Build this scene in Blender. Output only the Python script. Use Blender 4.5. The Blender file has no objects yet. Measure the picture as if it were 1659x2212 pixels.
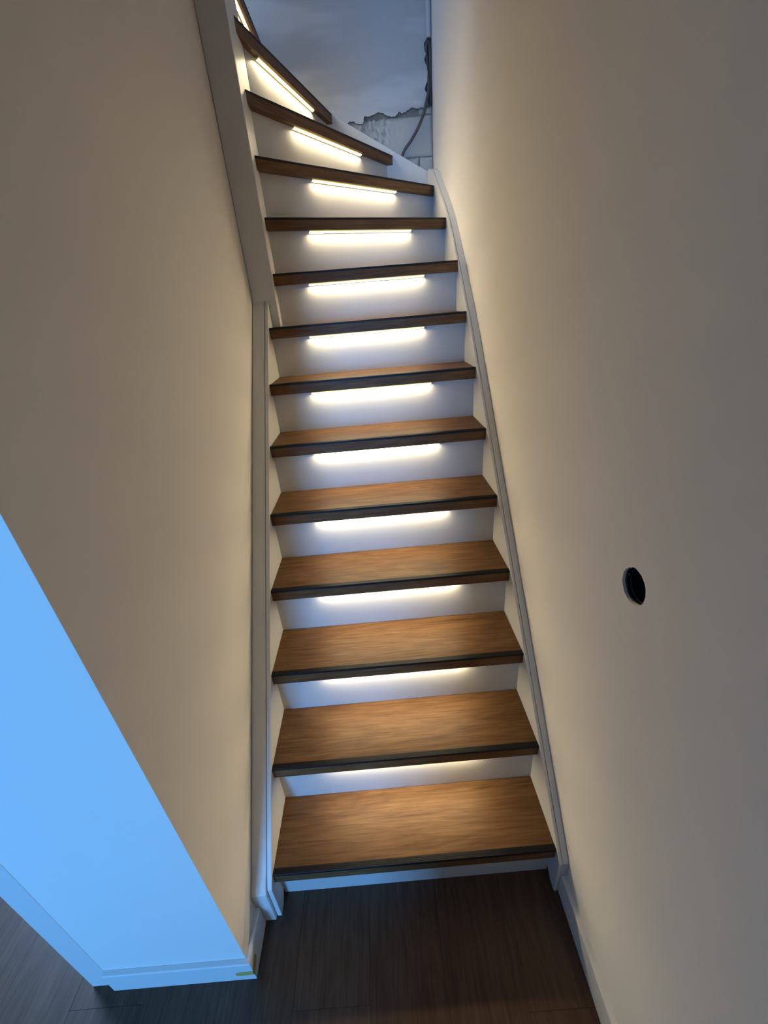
import bpy, bmesh, math, random
from mathutils import Vector, Matrix, noise
random.seed(7)
D = bpy.data
SC = bpy.context.scene
COL = SC.collection

# ---------------------------------------------------------------- camera
cam_d = D.cameras.new('camera'); cam = D.objects.new('camera', cam_d); COL.objects.link(cam)
PITCH, YAW, ROLL = -0.4638, -0.0002, -0.0857
cy, sy, cp, sp = math.cos(YAW), math.sin(YAW), math.cos(PITCH), math.sin(PITCH)
fw = Vector((-sy*cp, cy*cp, sp)); rt = Vector((cy, sy, 0)); up = rt.cross(fw)
r2 = math.cos(ROLL)*rt + math.sin(ROLL)*up; u2 = -math.sin(ROLL)*rt + math.cos(ROLL)*up
M3 = Matrix((r2, u2, -fw)).transposed()
cam.matrix_world = Matrix.Translation((0.137, -0.5865, 1.5497)) @ M3.to_4x4()
cam_d.sensor_fit = 'AUTO'; cam_d.sensor_width = 36.0
cam_d.lens = 894.07*36.0/2212.0
cam_d.clip_start = 0.02
SC.camera = cam

# ---------------------------------------------------------------- world, view, daylight
w = D.worlds.new('world'); SC.world = w; w.use_nodes = True
bg = w.node_tree.nodes['Background']
bg.inputs[0].default_value = (0.35, 0.55, 1.0, 1); bg.inputs[1].default_value = 0.10
SC.view_settings.view_transform = 'Standard'; SC.view_settings.look = 'None'
SC.view_settings.exposure = 0.0; SC.view_settings.gamma = 1.0
SC.view_settings.use_curve_mapping = False

def area(name, loc, target, sx, sy_, power, color):
    l = D.lights.new(name, 'AREA'); l.shape = 'RECTANGLE'; l.size = sx; l.size_y = sy_
    l.energy = power; l.color = color
    o = D.objects.new(name, l); COL.objects.link(o); o.location = loc
    o.rotation_euler = (Vector(target)-Vector(loc)).to_track_quat('-Z', 'Y').to_euler()
    return o
# daylight of the hall window (just inside its panes) and of the landing window upstairs
area('hall_window_daylight', (-1.0, -3.93, 1.20), (-1.0, 0, 1.20), .60, 1.4, 168, (0.11, 0.42, 1.0))
area('landing_window_daylight', (-.92, 1.62, 3.45), (-.35, 2.29, 2.85), 0.45, 0.45, 9.0, (0.44, 0.65, 1.0))
area('side_floor_fill', (-1.75, .95, 1.5), (-1.25, -.5, 0), .8, 1.0, 52, (0.34, 0.58, 1.0))  # added fill light, brightens the floor left of the left wall
LED_STRENGTH = 90.0
LED_COLOR = (1.0, 0.83, 0.51, 1)

# ---------------------------------------------------------------- helpers
def new_obj(name, bm, mat, parent=None, smooth=False, bevel=0.0, seg=1):
    me = D.meshes.new(name)
    bmesh.ops.recalc_face_normals(bm, faces=bm.faces[:])
    bm.to_mesh(me); bm.free()
    for m in (mat if isinstance(mat, (list, tuple)) else [mat]): me.materials.append(m)
    if smooth:
        for p in me.polygons: p.use_smooth = True
    o = D.objects.new(name, me); COL.objects.link(o)
    if parent is not None: o.parent = parent
    if bevel > 0:
        b = o.modifiers.new('bevel', 'BEVEL'); b.width = bevel; b.segments = seg
        b.limit_method = 'ANGLE'; b.angle_limit = math.radians(40)
    return o
def struct(o): o['kind'] = 'structure'; return o
def tag(o, label, cat, group=None):
    o['label'] = label; o['category'] = cat
    if group: o['group'] = group
    return o
def empty(name, loc=(0, 0, 0)):
    o = D.objects.new(name, None); COL.objects.link(o); o.location = loc; o.empty_display_size = .1; return o
def add_box(bm, a, b):
    x0, y0, z0 = a; x1, y1, z1 = b
    v = [bm.verts.new(c) for c in ((x0,y0,z0),(x1,y0,z0),(x1,y1,z0),(x0,y1,z0),(x0,y0,z1),(x1,y0,z1),(x1,y1,z1),(x0,y1,z1))]
    for f in ((0,3,2,1),(4,5,6,7),(0,1,5,4),(1,2,6,5),(2,3,7,6),(3,0,4,7)): bm.faces.new([v[i] for i in f])
def box(name, a, b, mat, parent=None, **k):
    bm = bmesh.new(); add_box(bm, a, b); return new_obj(name, bm, mat, parent, **k)
def add_prism(bm, pts, fa, fb):
    """pts: 2D outline; fa/fb map a 2D point to the two end points in 3D."""
    A = [bm.verts.new(fa(*q)) for q in pts]; B = [bm.verts.new(fb(*q)) for q in pts]
    n = len(pts)
    bm.faces.new(A); bm.faces.new(B[::-1])
    for i in range(n): bm.faces.new((A[i], A[(i+1) % n], B[(i+1) % n], B[i]))
def add_tube(bm, path, r, n=10, caps=True):
    rings = []
    P = [Vector(q) for q in path]
    for i, q in enumerate(P):
        t = (P[min(i+1, len(P)-1)] - P[max(i-1, 0)]).normalized()
        a = t.cross(Vector((0.3, 1, 0.1))).normalized(); b = t.cross(a)
        rr = r[i] if isinstance(r, (list, tuple)) else r
        rings.append([bm.verts.new(q + rr*(math.cos(2*math.pi*k/n)*a + math.sin(2*math.pi*k/n)*b)) for k in range(n)])
    for i in range(len(P)-1):
        for k in range(n): bm.faces.new((rings[i][k], rings[i][(k+1) % n], rings[i+1][(k+1) % n], rings[i+1][k]))
    if caps: bm.faces.new(rings[0][::-1]); bm.faces.new(rings[-1])
def smooth_path(pts, n=8):
    P = [Vector(q) for q in pts]; out = []
    for i in range(len(P)-1):
        p0, p1, p2, p3 = P[max(i-1, 0)], P[i], P[i+1], P[min(i+2, len(P)-1)]
        for k in range(n):
            t = k/n
            out.append(.5*((2*p1)+(p2-p0)*t+(2*p0-5*p1+4*p2-p3)*t*t+(3*p1-p0-3*p2+p3)*t**3))
    out.append(P[-1]); return out

# ---------------------------------------------------------------- materials
def mat(name, color, rough=.5, spec=.5):
    m = D.materials.new(name); m.use_nodes = True
    b = m.node_tree.nodes['Principled BSDF']
    b.inputs['Base Color'].default_value = (*color, 1); b.inputs['Roughness'].default_value = rough
    b.inputs['Specular IOR Level'].default_value = spec
    return m, m.node_tree, b
def node(nt, kind, **inp):
    n = nt.nodes.new(kind)
    for k, v in inp.items():
        if k in n.inputs: n.inputs[k].default_value = v
    return n
def paint(name, color, rough, bump=.02, scale=55, blotch=.03, spec=.35, wav=0.0):
    """painted surface: faint colour unevenness and roller / trowel relief"""
    m, nt, b = mat(name, color, rough, spec); L = nt.links
    tc = node(nt, 'ShaderNodeTexCoord')
    n1 = node(nt, 'ShaderNodeTexNoise', Scale=2.2, Detail=4.0); L.new(tc.outputs['Object'], n1.inputs['Vector'])
    mr = node(nt, 'ShaderNodeMapRange'); mr.inputs[1].default_value = .3; mr.inputs[2].default_value = .7
    mr.inputs[3].default_value = 1-blotch; mr.inputs[4].default_value = 1+blotch; L.new(n1.outputs['Fac'], mr.inputs[0])
    mx = node(nt, 'ShaderNodeVectorMath'); mx.operation = 'SCALE'; mx.inputs[0].default_value = color
    L.new(mr.outputs[0], mx.inputs['Scale']); L.new(mx.outputs[0], b.inputs['Base Color'])
    n2 = node(nt, 'ShaderNodeTexNoise', Scale=scale, Detail=5.0); L.new(tc.outputs['Object'], n2.inputs['Vector'])
    bp = node(nt, 'ShaderNodeBump', Strength=bump*8, Distance=.004); L.new(n2.outputs['Fac'], bp.inputs['Height'])
    if wav > 0:
        n3 = node(nt, 'ShaderNodeTexNoise', Scale=4.0, Detail=2.0); L.new(tc.outputs['Object'], n3.inputs['Vector'])
        b2 = node(nt, 'ShaderNodeBump', Strength=1.0, Distance=wav); L.new(n3.outputs['Fac'], b2.inputs['Height'])
        L.new(b2.outputs[0], bp.inputs['Normal'])
    L.new(bp.outputs[0], b.inputs['Normal'])
    return m
def wood(name, dark, mid, light, rough=.42, spec=.4):
    m, nt, b = mat(name, mid, rough, spec); L = nt.links
    tc = node(nt, 'ShaderNodeTexCoord'); oi = node(nt, 'ShaderNodeObjectInfo')
    off = node(nt, 'ShaderNodeVectorMath'); off.operation = 'SCALE'; off.inputs[0].default_value = (31.7, 17.3, 9.1)
    L.new(oi.outputs['Random'], off.inputs['Scale'])
    ad = node(nt, 'ShaderNodeVectorMath'); ad.operation = 'ADD'
    L.new(tc.outputs['Object'], ad.inputs[0]); L.new(off.outputs[0], ad.inputs[1])
    def stretched(sx, s):
        mp = node(nt, 'ShaderNodeMapping'); mp.inputs['Scale'].default_value = (sx, s, s); L.new(ad.outputs[0], mp.inputs['Vector']); return mp
    # broad cathedral figure
    mp1 = stretched(2.2, 11.0)
    n1 = node(nt, 'ShaderNodeTexNoise', Scale=1.0, Detail=3.0, Distortion=1.2); L.new(mp1.outputs[0], n1.inputs['Vector'])
    ml = node(nt, 'ShaderNodeMath'); ml.operation = 'MULTIPLY'; ml.inputs[1].default_value = 9.0; L.new(n1.outputs['Fac'], ml.inputs[0])
    fr = node(nt, 'ShaderNodeMath'); fr.operation = 'PINGPONG'; fr.inputs[1].default_value = 1.0; L.new(ml.outputs[0], fr.inputs[0])
    # pores and streaks
    mp2 = stretched(8.0, 170.0)
    n2 = node(nt, 'ShaderNodeTexNoise', Scale=1.0, Detail=6.0, Roughness=.6, Distortion=.4); L.new(mp2.outputs[0], n2.inputs['Vector'])
    mp3 = stretched(4.0, 42.0)
    n3 = node(nt, 'ShaderNodeTexNoise', Scale=1.0, Detail=5.0, Distortion=.8); L.new(mp3.outputs[0], n3.inputs['Vector'])
    a1 = node(nt, 'ShaderNodeMath'); a1.operation = 'MULTIPLY_ADD'; a1.inputs[1].default_value = .13; L.new(fr.outputs[0], a1.inputs[0])
    a2 = node(nt, 'ShaderNodeMath'); a2.operation = 'MULTIPLY_ADD'; a2.inputs[1].default_value = .75; a2.inputs[2].default_value = -.09; L.new(n2.outputs['Fac'], a2.inputs[0])
    a3 = node(nt, 'ShaderNodeMath'); a3.operation = 'MULTIPLY_ADD'; a3.inputs[1].default_value = .33; L.new(n3.outputs['Fac'], a3.inputs[0])
    L.new(a2.outputs[0], a3.inputs[2]); L.new(a3.outputs[0], a1.inputs[2])
    cr = node(nt, 'ShaderNodeValToRGB'); e = cr.color_ramp.elements
    e[0].position = .22; e[0].color = (*dark, 1); e[1].position = .78; e[1].color = (*light, 1)
    k = e.new(.48); k.color = (*mid, 1)
    L.new(a1.outputs[0], cr.inputs[0]); L.new(cr.outputs[0], b.inputs['Base Color'])
    bp = node(nt, 'ShaderNodeBump', Strength=.12, Distance=.001); L.new(n2.outputs['Fac'], bp.inputs['Height']); L.new(bp.outputs[0], b.inputs['Normal'])
    return m
M_wall = paint('wall_plaster', (.79, .75, .70), .8, .006, 60, .02, .2, .005)
M_hall = paint('grey_hall_paint', (.42, .41, .40), .85, .012, 60, .02, .2)
M_white = paint('white_lacquer', (.70, .69, .665), .42, .008, 40, .015, .4)
M_riser = paint('white_riser_paint', (.56, .55, .54), .38, .010, 90, .02, .45)
M_base = paint('white_baseboard_paint', (.70, .69, .67), .45, .006, 60, .01, .4)
M_ceil = paint('ceiling_paint', (.62, .61, .60), .9, .01, 60, .02, .2)
M_tread = wood('oak_tread', (.050, .022, .009), (.122, .058, .022), (.205, .110, .045), .5, .25)
M_floor = wood('oak_floor', (.040, .021, .012), (.076, .041, .024), (.120, .070, .043), .4, .35)
M_sub = mat('subfloor', (.03, .025, .02), .9)[0]
M_black = mat('black_rubber', (.008, .008, .010), .5, .3)[0]
M_alu = mat('white_channel', (.72, .70, .64), .4, .5)[0]
M_cable = mat('grey_cable', (.085, .078, .068), .5, .4)[0]
M_pipe = paint('white_conduit', (.66, .68, .70), .45, .004, 40, .01)
M_cup = mat('dark_plastic', (.006, .007, .012), .35, .5)[0]
M_cupring = mat('dark_plastic_ring', (.03, .032, .038), .5, .5)[0]
M_mortar = paint('old_mortar', (.33, .29, .24), .95, .09, 90, .2)
M_block = paint('grey_block', (.47, .465, .44), .95, .06, 60, .09)
M_edge = paint('broken_plaster_edge', (.33, .29, .235), .95, .09, 120, .25)
M_tape = mat('yellow_filler', (.45, .36, .10), .7, .2)[0]
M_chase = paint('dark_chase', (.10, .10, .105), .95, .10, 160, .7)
def emit(name, color, s):
    m = D.materials.new(name); m.use_nodes = True; nt = m.node_tree; nt.nodes.clear()
    e = nt.nodes.new('ShaderNodeEmission'); o = nt.nodes.new('ShaderNodeOutputMaterial')
    e.inputs[0].default_value = color; e.inputs[1].default_value = s
    nt.links.new(e.outputs[0], o.inputs[0]); return m
M_led = emit('led_diffuser', LED_COLOR, LED_STRENGTH)
M_phos = emit('led_tape_edge', (1.0, .70, .10, 1), 1.5)
m, nt, b = mat('window_glass', (.9, .95, 1), .02); b.inputs['Transmission Weight'].default_value = 1.0; M_glass = m

def back_wall_mat():
    m = paint('skimmed_plaster', (.47, .475, .48), .8, .012, 60, .02, .2, .006)
    nt = m.node_tree; L = nt.links; b = nt.nodes['Principled BSDF']
    src = b.inputs['Base Color'].links[0].from_socket
    tc = node(nt, 'ShaderNodeTexCoord'); mp = node(nt, 'ShaderNodeMapping'); mp.inputs['Scale'].default_value = (1.3, 1, 6.0)
    mp.inputs['Location'].default_value = (.2, 0, .45)
    L.new(tc.outputs['Object'], mp.inputs['Vector'])
    n = node(nt, 'ShaderNodeTexNoise', Scale=1.0, Detail=3.0); L.new(mp.outputs[0], n.inputs['Vector'])
    mr = node(nt, 'ShaderNodeMapRange'); mr.inputs[1].default_value = .5; mr.inputs[2].default_value = .58
    mr.inputs[3].default_value = 1.0; mr.inputs[4].default_value = 1.22; L.new(n.outputs['Fac'], mr.inputs[0])
    v = node(nt, 'ShaderNodeVectorMath'); v.operation = 'SCALE'; L.new(src, v.inputs[0]); L.new(mr.outputs[0], v.inputs['Scale'])
    L.new(v.outputs[0], b.inputs['Base Color']); return m
M_back = back_wall_mat()

# ---------------------------------------------------------------- dimensions
RISE, GO, Z1, OV, TH = .19, .1749, .1685, .0277, .040
XL, XR = -.2552, .5320
zt = lambda i: Z1 + (i-1)*RISE
YB = 2.262                     # inner face of the string on the back wall
XN = -.222                     # inner face of the newel post
wr = lambda y: .5590 + .0068*y          # right wall plane
wl = lambda y: -.3115 - .0055*(y+.136)  # left wall plane
PIER_Y = -.136

# ---------------------------------------------------------------- setting
box('floor', (-3.6, -4.1, -.12), (.70, 1.5, -.014), M_sub); FL = struct(D.objects['floor'])
# laminate planks, each a piece of the floor
PW, PL = .193, 1.285
def plank_mesh():
    bm = bmesh.new(); add_box(bm, (0, 0, -.012), (PL-.0003, PW-.0003, 0)); me_o = new_obj('plank', bm, M_floor, FL, bevel=.0003)
    return me_o
first = None
rows = 22
for r in range(rows):
    x1 = -.003 + PW*(3-r)            # right edge of this row; grain runs along Y
    st = (r*.417) % PL
    y = -4.1 - st
    while y < 1.5:
        if x1 - PW < .56:
            if first is None: first = plank_mesh(); o = first
            else: o = first.copy(); COL.objects.link(o); o.parent = FL
            o.rotation_euler = (0, 0, math.pi/2); o.location = (x1, y, -random.random()*.0005)
        y += PL

def wall_right():
    """right wall with the round socket hole cut through its face"""
    bm = bmesh.new()
    hy, hz, hr = -.0165, 1.079, .0335; S = .12; N = 48; T = .10
    y0, y1, z0, z1 = -4.1, 2.5, -.012, 5.2
    def P(y, z, d=0): return bm.verts.new((wr(y)+d, y, z))
    ring, ring2, sq = [], [], []
    for k in range(N):
        a = 2*math.pi*k/N; c, s = math.cos(a), math.sin(a)
        j = hr*(1 + .05*noise.noise((c*2.2, s*2.2, 3)) + .05*noise.noise((c*7, s*7, 1)))
        ring.append(P(hy+j*c, hz+j*s)); ring2.append(P(hy+j*c, hz+j*s, .06))
        q = S/max(abs(c), abs(s)); sq.append(P(hy+q*c, hz+q*s))
    for k in range(N):
        n = (k+1) % N
        bm.faces.new((ring[k], ring[n], sq[n], sq[k])); bm.faces.new((ring[k], ring2[k], ring2[n], ring[n]))
    def strip(ya, yb, za, zb): bm.faces.new((P(ya, za), P(yb, za), P(yb, zb), P(ya, zb)))
    strip(y0, hy-S, z0, z1); strip(hy+S, y1, z0, z1); strip(hy-S, hy+S, z0, hz-S); strip(hy-S, hy+S, hz+S, z1)
    bmesh.ops.remove_doubles(bm, verts=bm.verts[:], dist=1e-5)
    # body behind the face
    bk = [P(y, z, T) for y, z in ((y0, z0), (y1, z0), (y1, z1), (y0, z1))]; bm.faces.new(bk)
    fr = [P(y, z) for y, z in ((y0, z0), (y1, z0), (y1, z1), (y0, z1))]
    for i in range(4): bm.faces.new((fr[i], fr[(i+1) % 4], bk[(i+1) % 4], bk[i]))
    return struct(new_obj('wall_right', bm, M_wall))
wall_right()

def wall_left():
    bm = bmesh.new()
    yb = 1.50
    pts = [(-.735, PIER_Y), (wl(PIER_Y), PIER_Y), (wl(1.30), 1.30), (wl(yb), yb), (-3.6, yb), (-3.6, yb-.12), (-.735, yb-.12)]
    add_prism(bm, pts, lambda x, y: (x, y, -.012), lambda x, y: (x, y, 5.2))
    return struct(new_obj('wall_left', bm, M_wall))
wall_left()
# far side of the hall: unseen front wall, its doorway shaped to narrow the daylight beam, window wall, side wall
bm = bmesh.new()
add_box(bm, (-.18, -1.12, -.012), (wr(-1), -1.02, 2.6)); add_box(bm, (-1.75, -1.12, 2.1), (-.18, -1.02, 2.6)); add_box(bm, (-3.6, -1.12, -.012), (-1.75, -1.02, 2.6))
struct(new_obj('wall_front', bm, M_hall))
bm = bmesh.new()
add_box(bm, (-3.6, -4.1, -.012), (-1.45, -4.0, 2.6)); add_box(bm, (-.55, -4.1, -.012), (.53, -4.0, 2.6))
add_box(bm, (-1.45, -4.1, -.012), (-.55, -4.0, .45)); add_box(bm, (-1.45, -4.1, 2.25), (-.55, -4.0, 2.6))
struct(new_obj('wall_window', bm, M_hall))
box('wall_side', (-3.7, -4.1, -.012), (-3.6, 2.5, 5.2), M_hall); struct(D.objects['wall_side'])
WN = empty('window_1', (-1.0, -4.05, .45)); struct(WN)
bm = bmesh.new()
for a, b_ in (((-.45, -.03, 0), (.45, .03, .06)), ((-.45, -.03, 1.74), (.45, .03, 1.8)), ((-.45, -.03, .06), (-.39, .03, 1.74)), ((.39, -.03, .06), (.45, .03, 1.74)), ((-.03, -.03, .06), (.03, .03, 1.74))): add_box(bm, a, b_)
new_obj('window_frame', bm, M_base, WN)
box('pane', (-.39, -.004, .06), (-.03, .004, 1.74), M_glass, WN); box('pane', (.03, -.004, .06), (.39, .004, 1.74), M_glass, WN)
W2 = empty('added_window', (-1.75, 1.372, .9)); struct(W2)  # added unseen window on solid wall, dressing for the side fill light
bm = bmesh.new()
for a, b_ in (((-.42, -.012, 0), (.42, .0075, .05)), ((-.42, -.012, 1.2), (.42, .0075, 1.25)), ((-.42, -.012, .05), (-.37, .0075, 1.2)), ((.37, -.012, .05), (.42, .0075, 1.2))): add_box(bm, a, b_)
new_obj('window_frame', bm, M_base, W2)
box('pane', (-.37, -.003, .05), (.37, .003, 1.2), M_glass, W2)
box('ceiling', (-3.6, -4.1, 2.6), (.70, .36, 2.75), M_hall); struct(D.objects['ceiling'])
box('ceiling_upper', (-3.7, .2, 5.2), (.75, 2.6, 5.3), M_ceil); struct(D.objects['ceiling_upper'])

box('sky_block_wall', (-3.6, .20, 2.75), (.70, .35, 5.2), M_wall); struct(D.objects['sky_block_wall'])  # unseen, added to keep sky light out of the stairwell
# back wall: skim plaster broken away at the foot, blocks behind, an open chase in the corner
WB = box('wall_back', (-3.6, 2.322, -.012), (.70, 2.45, 5.2), M_mortar); struct(WB)
def back_plaster():
    broken = [(.118,2.413),(.133,2.424),(.145,2.421),(.157,2.423),(.166,2.414),(.192,2.409),(.203,2.412),(.208,2.420),(.210,2.434),(.220,2.439),(.238,2.437),(.257,2.442),(.276,2.448),(.294,2.449),(.315,2.445),(.330,2.436),(.346,2.431),(.361,2.428),(.372,2.427),(.381,2.434),(.391,2.442),(.401,2.445),(.408,2.437),(.421,2.441),(.431,2.440),(.441,2.449),(.458,2.456),(.473,2.456),(.488,2.451),(.502,2.452),(.514,2.456),(.526,2.454)]
    chase = [(.548,2.462),(.551,2.48),(.550,2.502),(.541,2.512),(.536,2.520),(.537,2.531),(.541,2.540),(.548,2.553),(.549,2.570),(.551,2.590),(.548,2.607),(.541,2.620),(.537,2.633),(.541,2.645),(.545,2.655),(.540,2.664),(.538,2.675),(.537,2.688),(.540,2.699),(.549,2.709),(.562,2.712),(.575,2.710)]
    jit = lambda p: (p[0]+random.uniform(-.002, .002), p[1]+random.uniform(-.0025, .0025))
    dense = []
    seq = broken+chase
    for a, c in zip(seq, seq[1:]):
        dense.append(a); dense.append(jit(((a[0]+c[0])/2, (a[1]+c[1])/2)))
    dense.append(seq[-1])
    pts = [(-3.6, 5.2), (-3.6, 2.0), (-.6, 2.0), (.02, 2.2)] + dense + [(.575, 5.2)]
    bm = bmesh.new()
    F = [bm.verts.new((x, 2.295, z)) for x, z in pts]; Bk = [bm.verts.new((x+random.uniform(-.003, .003), 2.3225, z+random.uniform(-.001, .005))) for x, z in pts]
    bm.faces.new(F)
    n = len(pts)
    for i in range(n):
        f = bm.faces.new((F[i], Bk[i], Bk[(i+1) % n], F[(i+1) % n])); f.material_index = 1
    o = new_obj('plaster_layer', bm, [M_back, M_edge], WB); return o
back_plaster()
def block(x0, x1, z0, z1, yf, amp, lump, seed):
    """a lime-sand block with an uneven, glue-smeared face"""
    bm = bmesh.new(); nx = max(4, int((x1-x0)/.006)); nz = max(4, int((z1-z0)/.006)); g = []
    for i in range(nx+1):
        col = []
        for k in range(nz+1):
            x = x0+(x1-x0)*i/nx; z = z0+(z1-z0)*k/nz
            e = min(i, nx-i, k, nz-k)/2.0; rim = .006*max(0, 1-e)
            d = amp*noise.noise((x*22, z*22, seed)) + amp*.5*noise.noise((x*70, z*55, seed+4))
            q = noise.noise((x*75+z*25, z*42, seed+9)) + .5*noise.noise((x*130, z*90, seed+3))
            m_ = max(0, min(1, (.36-x)/.06)) if lump else 0
            d += m_*(.013*max(0, q+.1)*2 - .005)
            wob = .0035*noise.noise((x*30, z*30, seed+2))
            col.append(bm.verts.new((x + (wob if i in (0, nx) else 0), yf - d + rim, z + (wob if k in (0, nz) else 0))))
        g.append(col)
    for i in range(nx):
        for k in range(nz): bm.faces.new((g[i][k], g[i+1][k], g[i+1][k+1], g[i][k+1]))
    out = [g[i][0] for i in range(nx+1)] + [g[nx][k] for k in range(1, nz+1)] + [g[i][nz] for i in range(nx-1, -1, -1)] + [g[0][k] for k in range(nz-1, 0, -1)]
    bk = [bm.verts.new((v.co.x, 2.3225, v.co.z)) for v in out]; n = len(out)
    for i in range(n): bm.faces.new((out[i], out[(i+1) % n], bk[(i+1) % n], bk[i]))
    o = new_obj('block', bm, M_block, WB); 
    for p in o.data.polygons: p.use_smooth = True
    return o
block(.04, .572, 2.258, 2.428, 2.309, .0016, True, 1)
block(.10, .494, 2.10, 2.251, 2.309, .0016, False, 5)
block(.501, .572, 2.10, 2.252, 2.306, .003, False, 8)
block(.505, .572, 2.434, 2.462, 2.311, .003, False, 12)
# dark chase behind the cable: rough recess
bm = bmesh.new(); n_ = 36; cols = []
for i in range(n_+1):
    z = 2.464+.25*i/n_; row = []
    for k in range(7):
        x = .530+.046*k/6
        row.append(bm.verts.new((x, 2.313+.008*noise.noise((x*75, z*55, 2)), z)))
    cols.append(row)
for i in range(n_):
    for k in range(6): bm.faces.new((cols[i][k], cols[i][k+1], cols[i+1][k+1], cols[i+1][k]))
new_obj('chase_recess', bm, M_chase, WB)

# baseboards: moulded profile (thickness, height)
PROF = [(0, 0), (.0125, 0), (.0125, .086), (.0105, .0895), (.0, .0905)]
def sweep_base(name, path, normals):
    bm = bmesh.new(); R = []
    for (x, y), (nx, ny) in zip(path, normals):
        R.append([bm.verts.new((x+nx*t, y+ny*t, h)) for t, h in PROF])
    n = len(PROF)
    for i in range(len(R)-1):
        for k in range(n): bm.faces.new((R[i][k], R[i+1][k], R[i+1][(k+1) % n], R[i][(k+1) % n]))
    bm.faces.new(R[0]); bm.faces.new(R[-1][::-1])
    return struct(new_obj(name, bm, M_base, bevel=.0007))
sweep_base('baseboard_left', [(-.675, PIER_Y), (wl(PIER_Y), PIER_Y), (wl(-.036), -.036)], [(0, -1), (1, -1), (1, 0)])
sweep_base('baseboard_right', [(wr(-.024), -.024), (wr(-1.02), -1.02)], [(-1.15, 0), (-1.15, 0)])
# door casing closing the free end of the left wall
bm = bmesh.new(); add_box(bm, (-.738, PIER_Y-.0018, 0), (-.676, PIER_Y+.10, 2.1))
struct(new_obj('trim_1', bm, M_base, bevel=.003, seg=2))

# ---------------------------------------------------------------- staircase
ST = empty('staircase', (0, 0, 0))
tag(ST, 'white winding staircase with oak treads turning left between two walls', 'staircase')

# nosing end points (left, right) of every tread; 9 and up are winders
NOSE = {i: ((XL, (i-1)*GO), (XR, (i-1)*GO+.0018)) for i in range(1, 9)}
NOSE[9] = ((XN, 1.316), (XR, 1.405)); NOSE[10] = ((XN, 1.345), (XR, 1.683)); NOSE[11] = ((XN, 1.362), (XR, 2.030))
NOSE[12] = ((XN, 1.392), (.3470, YB)); NOSE[13] = ((XN, 1.411), (.0430, YB))
NOSE[14] = ((-.234, 1.505), (-.234, YB)); NOSE[15] = ((-.440, 1.505), (-.440, YB)); NOSE[16] = ((-.640, 1.505), (-.640, YB))
def frame_of(i):
    a, b_ = Vector((*NOSE[i][0], 0)), Vector((*NOSE[i][1], 0)); d = (b_-a); L = d.length; d.normalize()
    return a, d, Vector((-d.y, d.x, 0)), L
def riser_line(i):
    """face line of riser i, carried out to the newel or left string and to the right or back string"""
    a, d, n, L = frame_of(i); p = a+n*OV
    if i >= 14: return p, p+d*L
    t0 = ((XL if i < 9 else XN)-p.x)/d.x
    t1 = (XR-p.x)/d.x
    if d.y > 1e-6: t1 = min(t1, (YB-p.y)/d.y)
    return p+d*t0, p+d*t1
def back_line(i):
    """the line where the riser above meets tread i"""
    return riser_line(i+1)
def tread(i):
    a, d, n, L = frame_of(i); z = zt(i)
    bl, br = back_line(i)
    poly = [Vector((*NOSE[i][0], 0)), Vector((*NOSE[i][1], 0))]
    # right side follows string; a corner post where the stair turns at the back right corner
    if i == 11: poly += [Vector((XR, YB, 0))]
    poly += [br + (br-bl).normalized()*0, bl]
    rz = math.atan2(d.y, d.x); inv = Matrix.Rotation(-rz, 3, 'Z')
    loc = [inv @ (p-a) for p in poly]
    # run the body 12 mm under the riser above
    for k in (-1, -2):
        pass
    o = None
    bm = bmesh.new(); add_prism(bm, [(p.x, p.y) for p in loc], lambda x, y: (x, y, -TH), lambda x, y: (x, y, 0))
    o = new_obj('tread', bm, M_tread, ST, bevel=.0012)
    o.location = (a.x, a.y, z); o.rotation_euler = (0, 0, rz)
    # black anti-slip edge profile: L section over the front edge, let in flush
    bm = bmesh.new()
    sec = [(-.0012, -.0062), (-.0012, .0004), (.0000, .0014), (.0150, .0014), (.0158, .0004), (.0158, -.001), (.002, -.001), (.002, -.0062)]
    add_prism(bm, sec, lambda y, zz: (.0004, y, zz), lambda y, zz: (L-.0004, y, zz))
    # fine grooves
    for k in range(3):
        yy = .003+.0038*k; add_box(bm, (.0005, yy, .0013), (L-.0005, yy+.0022, .0019))
    e = new_obj('edge_profile', bm, M_black, o); e['label'] = 'black anti-slip nosing profile'
    return o
for i in range(1, 16): tread(i)
def riser(i):
    a, d, n, L = frame_of(i); z1 = zt(i)-TH; z0 = zt(i-1) if i > 1 else -.004
    p, q = riser_line(i); th = .016
    if i in (12, 13):       # left end stays on the newel
        pass
    bm = bmesh.new(); pts = [p, q, q+n*th, p+n*th]
    A = [bm.verts.new((v.x, v.y, z0)) for v in pts]; B = [bm.verts.new((v.x, v.y, z1)) for v in pts]
    bm.faces.new(A[::-1]); bm.faces.new(B)
    for k in range(4): bm.faces.new((A[k], A[(k+1) % 4], B[(k+1) % 4], B[k]))
    return new_obj('riser', bm, M_riser, ST)
for i in range(1, 16): riser(i)

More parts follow.
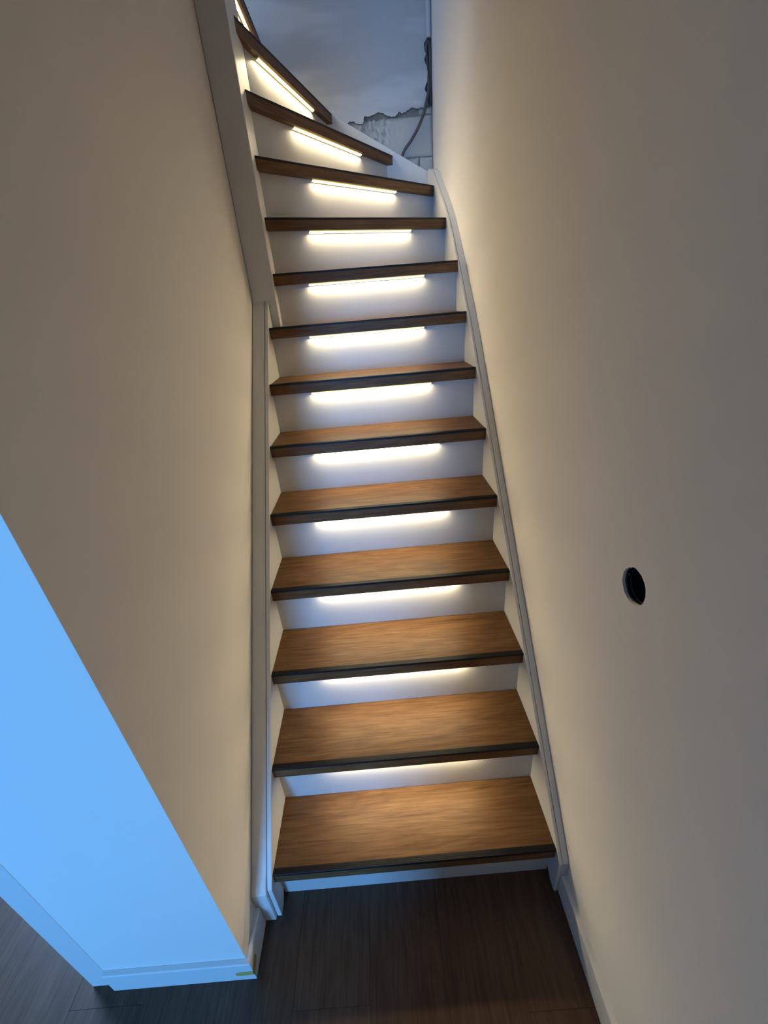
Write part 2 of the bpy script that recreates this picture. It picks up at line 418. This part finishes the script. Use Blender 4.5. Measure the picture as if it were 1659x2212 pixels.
# strings: a board plus a cover strip against the wall, a fine groove between
def pitch(y): return Z1 + y/GO*RISE
TOPR = [(-.024, pitch(-.024)+.006), (.0, pitch(0)+.010), (.35, pitch(.35)+.012), (.70, pitch(.70)+.014), (1.04, pitch(1.04)+.018), (1.13, 1.414), (1.226, 1.508), (1.325, 1.598), (1.425, 1.690), (1.53, 1.783), (1.632, 1.867), (1.73, 1.934), (1.83, 1.994), (1.928, 2.048), (2.0, 2.092), (2.08, 2.140), (2.17, 2.170), (YB, 2.181)]
def string_along_y(name, x0, x1, top, drop, zoff=0, bev=.0015):
    bm = bmesh.new(); up_ = [(y, z+zoff) for y, z in top]
    low = [(y, max(.0005, z-drop)) for y, z in top][::-1]
    pts = [up_[0]] + up_[1:] + low
    # plumb front end standing on the floor
    cl = []
    for q in pts:
        if not cl or (abs(q[0]-cl[-1][0])+abs(q[1]-cl[-1][1])) > 1e-4: cl.append(q)
    g0 = x0 if callable(x0) else (lambda y: x0); g1 = x1 if callable(x1) else (lambda y: x1)
    add_prism(bm, cl, lambda y, z: (g0(y), y, z), lambda y, z: (g1(y), y, z))
    return new_obj(name, bm, M_white, ST, bevel=bev, seg=2)
string_along_y('stringer', XR, XR+.0085, TOPR, .34)
string_along_y('stringer_cover', XR+.0098, lambda y: wr(y)-.0004, [(y-.0 if k else y+.001, z) for k, (y, z) in enumerate(TOPR)], .34, -.0015)
TOPL = [(-.026, pitch(-.026)+.012), (.0, pitch(0)+.014), (.6, pitch(.6)+.015), (1.302, pitch(1.302)+.016)]
string_along_y('stringer', XL-.0125, XL, TOPL, .34)
TOPL2 = [(-.035, pitch(-.035)+.018), (.0, pitch(0)+.013), (.6, pitch(.6)+.014), (1.302, pitch(1.302)+.015)]
string_along_y('stringer_cover', lambda y: wl(y)+.0004, XL-.0142, TOPL2, .34, -.001, .003)
# string on the back wall
sl = (2.449-2.181)/(XR-.043)
bm = bmesh.new(); ptsb = [(XR, 2.181), (XR, 1.75), (.043, 2.05), (-.25, 2.25), (-1.2, 2.80), (-1.2, 2.181+sl*(XR+1.2))]
add_prism(bm, ptsb, lambda x, z: (x, YB, z), lambda x, z: (x, 2.2815, z))
new_obj('stringer', bm, M_white, ST, bevel=.0015, seg=2)
# newel post at the turn, its arris softly rounded
bm = bmesh.new(); add_box(bm, (wl(1.3)+.0004, 1.303, zt(8)), (XN, 1.499, 3.2))
new_obj('newel_post', bm, M_white, ST, bevel=.004, seg=3)
bm = bmesh.new(); add_box(bm, (XN-.02, 1.3300, zt(7)), (XN, 1.45, zt(8)))
new_obj('riser', bm, M_riser, ST)
# carriage string under the upper flight
bm = bmesh.new(); add_prism(bm, [(-.32, 2.45), (-.32, 2.70), (-1.2, 3.6), (-1.2, 3.3)], lambda x, z: (x, 1.5005, z), lambda x, z: (x, 1.5045, z))
new_obj('stringer', bm, M_white, ST)

# ---------------------------------------------------------------- light strips under the treads
ORD = {2:'second', 3:'third', 4:'fourth', 5:'fifth', 6:'sixth', 7:'seventh', 8:'eighth', 9:'ninth', 10:'tenth', 11:'eleventh', 12:'twelfth', 13:'thirteenth', 14:'fourteenth'}
SPAN = {9: (.134, .620), 10: (.174, .653), 11: (.255, .748), 12: (.255, .752), 13: (.158, .680), 14: (.10, .60)}
for i in range(2, 15):
    a, d, n, L = frame_of(i)
    s0, s1 = SPAN.get(i, (.150, .620)); ln = s1-s0; hw = .0055; z = zt(i)-TH
    t = empty('light_strip'); o0 = a + d*s0 + n*.0165
    t.location = (o0.x, o0.y, z); t.rotation_euler = (0, 0, math.atan2(d.y, d.x))
    extra = 'slim' if i < 9 else ('slanted' if i != 10 else 'level')
    tag(t, f'{extra} warm glowing light strip under the {ORD[i]} oak tread counted from the floor', 'light strip', 'light strips under the stair treads')
    bm = bmesh.new(); add_box(bm, (0, -.0075, -.0014), (ln, .0075, -.0002)); new_obj('channel', bm, M_alu, t)
    bm = bmesh.new()
    sec = [(-.0042, -.0014), (-.0042, -.0046), (.0046, -.0082), (.0046, -.0014)]
    add_prism(bm, sec, lambda y, zz: (.003, y, zz), lambda y, zz: (ln-.003, y, zz))
    df = new_obj('diffuser', bm, [M_phos, M_led], t)
    for pl in df.data.polygons: pl.material_index = 1 if pl.normal.z < -.5 else 0
    for xx in (0, ln-.003):
        bm = bmesh.new(); add_prism(bm, [(-.0056, -.0002), (-.0056, -.0050), (.0056, -.0090), (.0056, -.0002)], lambda y, zz: (xx, y, zz), lambda y, zz: (xx+.003, y, zz)); new_obj('end_cap', bm, M_alu, t)
    bm = bmesh.new(); add_tube(bm, smooth_path([(ln, .002, -.004), (ln+.006, .005, -.008), (ln+.012, .0105, -.007)], 4), .0009, 6); new_obj('wire', bm, M_cable, t)

# ---------------------------------------------------------------- small things
# round flush socket box let into the right wall
SB = empty('socket_box', (wr(-.0165)+.004, -.0165, 1.079)); tag(SB, 'empty round dark socket box sunk into the right wall', 'socket box')
bm = bmesh.new(); N = 40
prof = [(.0350, .0015), (.0330, .0015), (.0322, .005), (.0315, .040), (.0300, .0455), (.0, .0455)]
prev = None
for r_, dx in prof:
    ring = [bm.verts.new((dx, r_*math.cos(2*math.pi*k/N), r_*math.sin(2*math.pi*k/N))) for k in range(N)] if r_ > 0 else [bm.verts.new((dx, 0, 0))]
    if prev:
        for k in range(N):
            m_ = (k+1) % N
            if len(ring) == 1: bm.faces.new((prev[k], prev[m_], ring[0]))
            else: bm.faces.new((prev[k], prev[m_], ring[m_], ring[k]))
    prev = ring
new_obj('cup', bm, M_cup, SB, smooth=True)
bm = bmesh.new(); add_tube(bm, [(.010, .0313*math.cos(t_), .0313*math.sin(t_)) for t_ in [2*math.pi*k/32 for k in range(33)]], .0013, 6, False); new_obj('rim', bm, M_cupring, SB)
for sy_ in (-1, 1):
    bm = bmesh.new(); add_tube(bm, [(.004, sy_*.0288, .004), (.040, sy_*.0288, .004)], .0028, 8); new_obj('screw_post', bm, M_cupring, SB)

# loose cable from the chase down behind the string, looped at its head
cb = [(.567,2.312,2.470),(.5665,2.306,2.56),(.567,2.303,2.64),(.564,2.300,2.690),(.556,2.299,2.702),(.549,2.300,2.690),(.547,2.303,2.655),(.553,2.303,2.60),(.556,2.300,2.55),(.552,2.292,2.509),(.543,2.287,2.482),(.525,2.285,2.429),(.498,2.288,2.380),(.454,2.293,2.324),(.419,2.2945,2.290),(.398,2.2945,2.255),(.390,2.2945,2.225)]
bm = bmesh.new(); add_tube(bm, smooth_path(cb, 6), .0075, 12)
tag(new_obj('cable', bm, M_cable, smooth=True), 'grey loose cable hanging from the wall chase behind the upper stairs', 'cable')
bm = bmesh.new(); add_tube(bm, [(.558, 2.286, 2.712), (.5585, 2.286, 3.3), (.559, 2.286, 5.1)], .0105, 14)
tag(new_obj('conduit_pipe', bm, M_pipe, smooth=True), 'white conduit pipe running up the far wall corner above the chase', 'pipe')

# smear of yellow filler on the corner of the baseboard
bm = bmesh.new()
yf = PIER_Y-.0125; xe = wl(PIER_Y)+.0125
out = [(-.343, .046), (-.347, .038), (-.344, .031), (-.338, .028), (xe+.0007, .030), (xe+.0007, .050), (-.33, .049)]
add_prism(bm, out, lambda x, z: (x, yf-.0007, z), lambda x, z: (x, yf+.0002, z))
out2 = [(yf-.0007, .030), (-.132, .033), (-.121, .040), (-.117, .052), (-.121, .061), (-.132, .060), (yf-.0007, .050)]
add_prism(bm, out2, lambda y, z: (xe+.0007+(.0), y, z), lambda y, z: (xe-.0002, y, z))
tag(new_obj('filler_patch', bm, M_tape), 'small yellow filler patch wrapped round the corner of the left baseboard', 'filler patch')
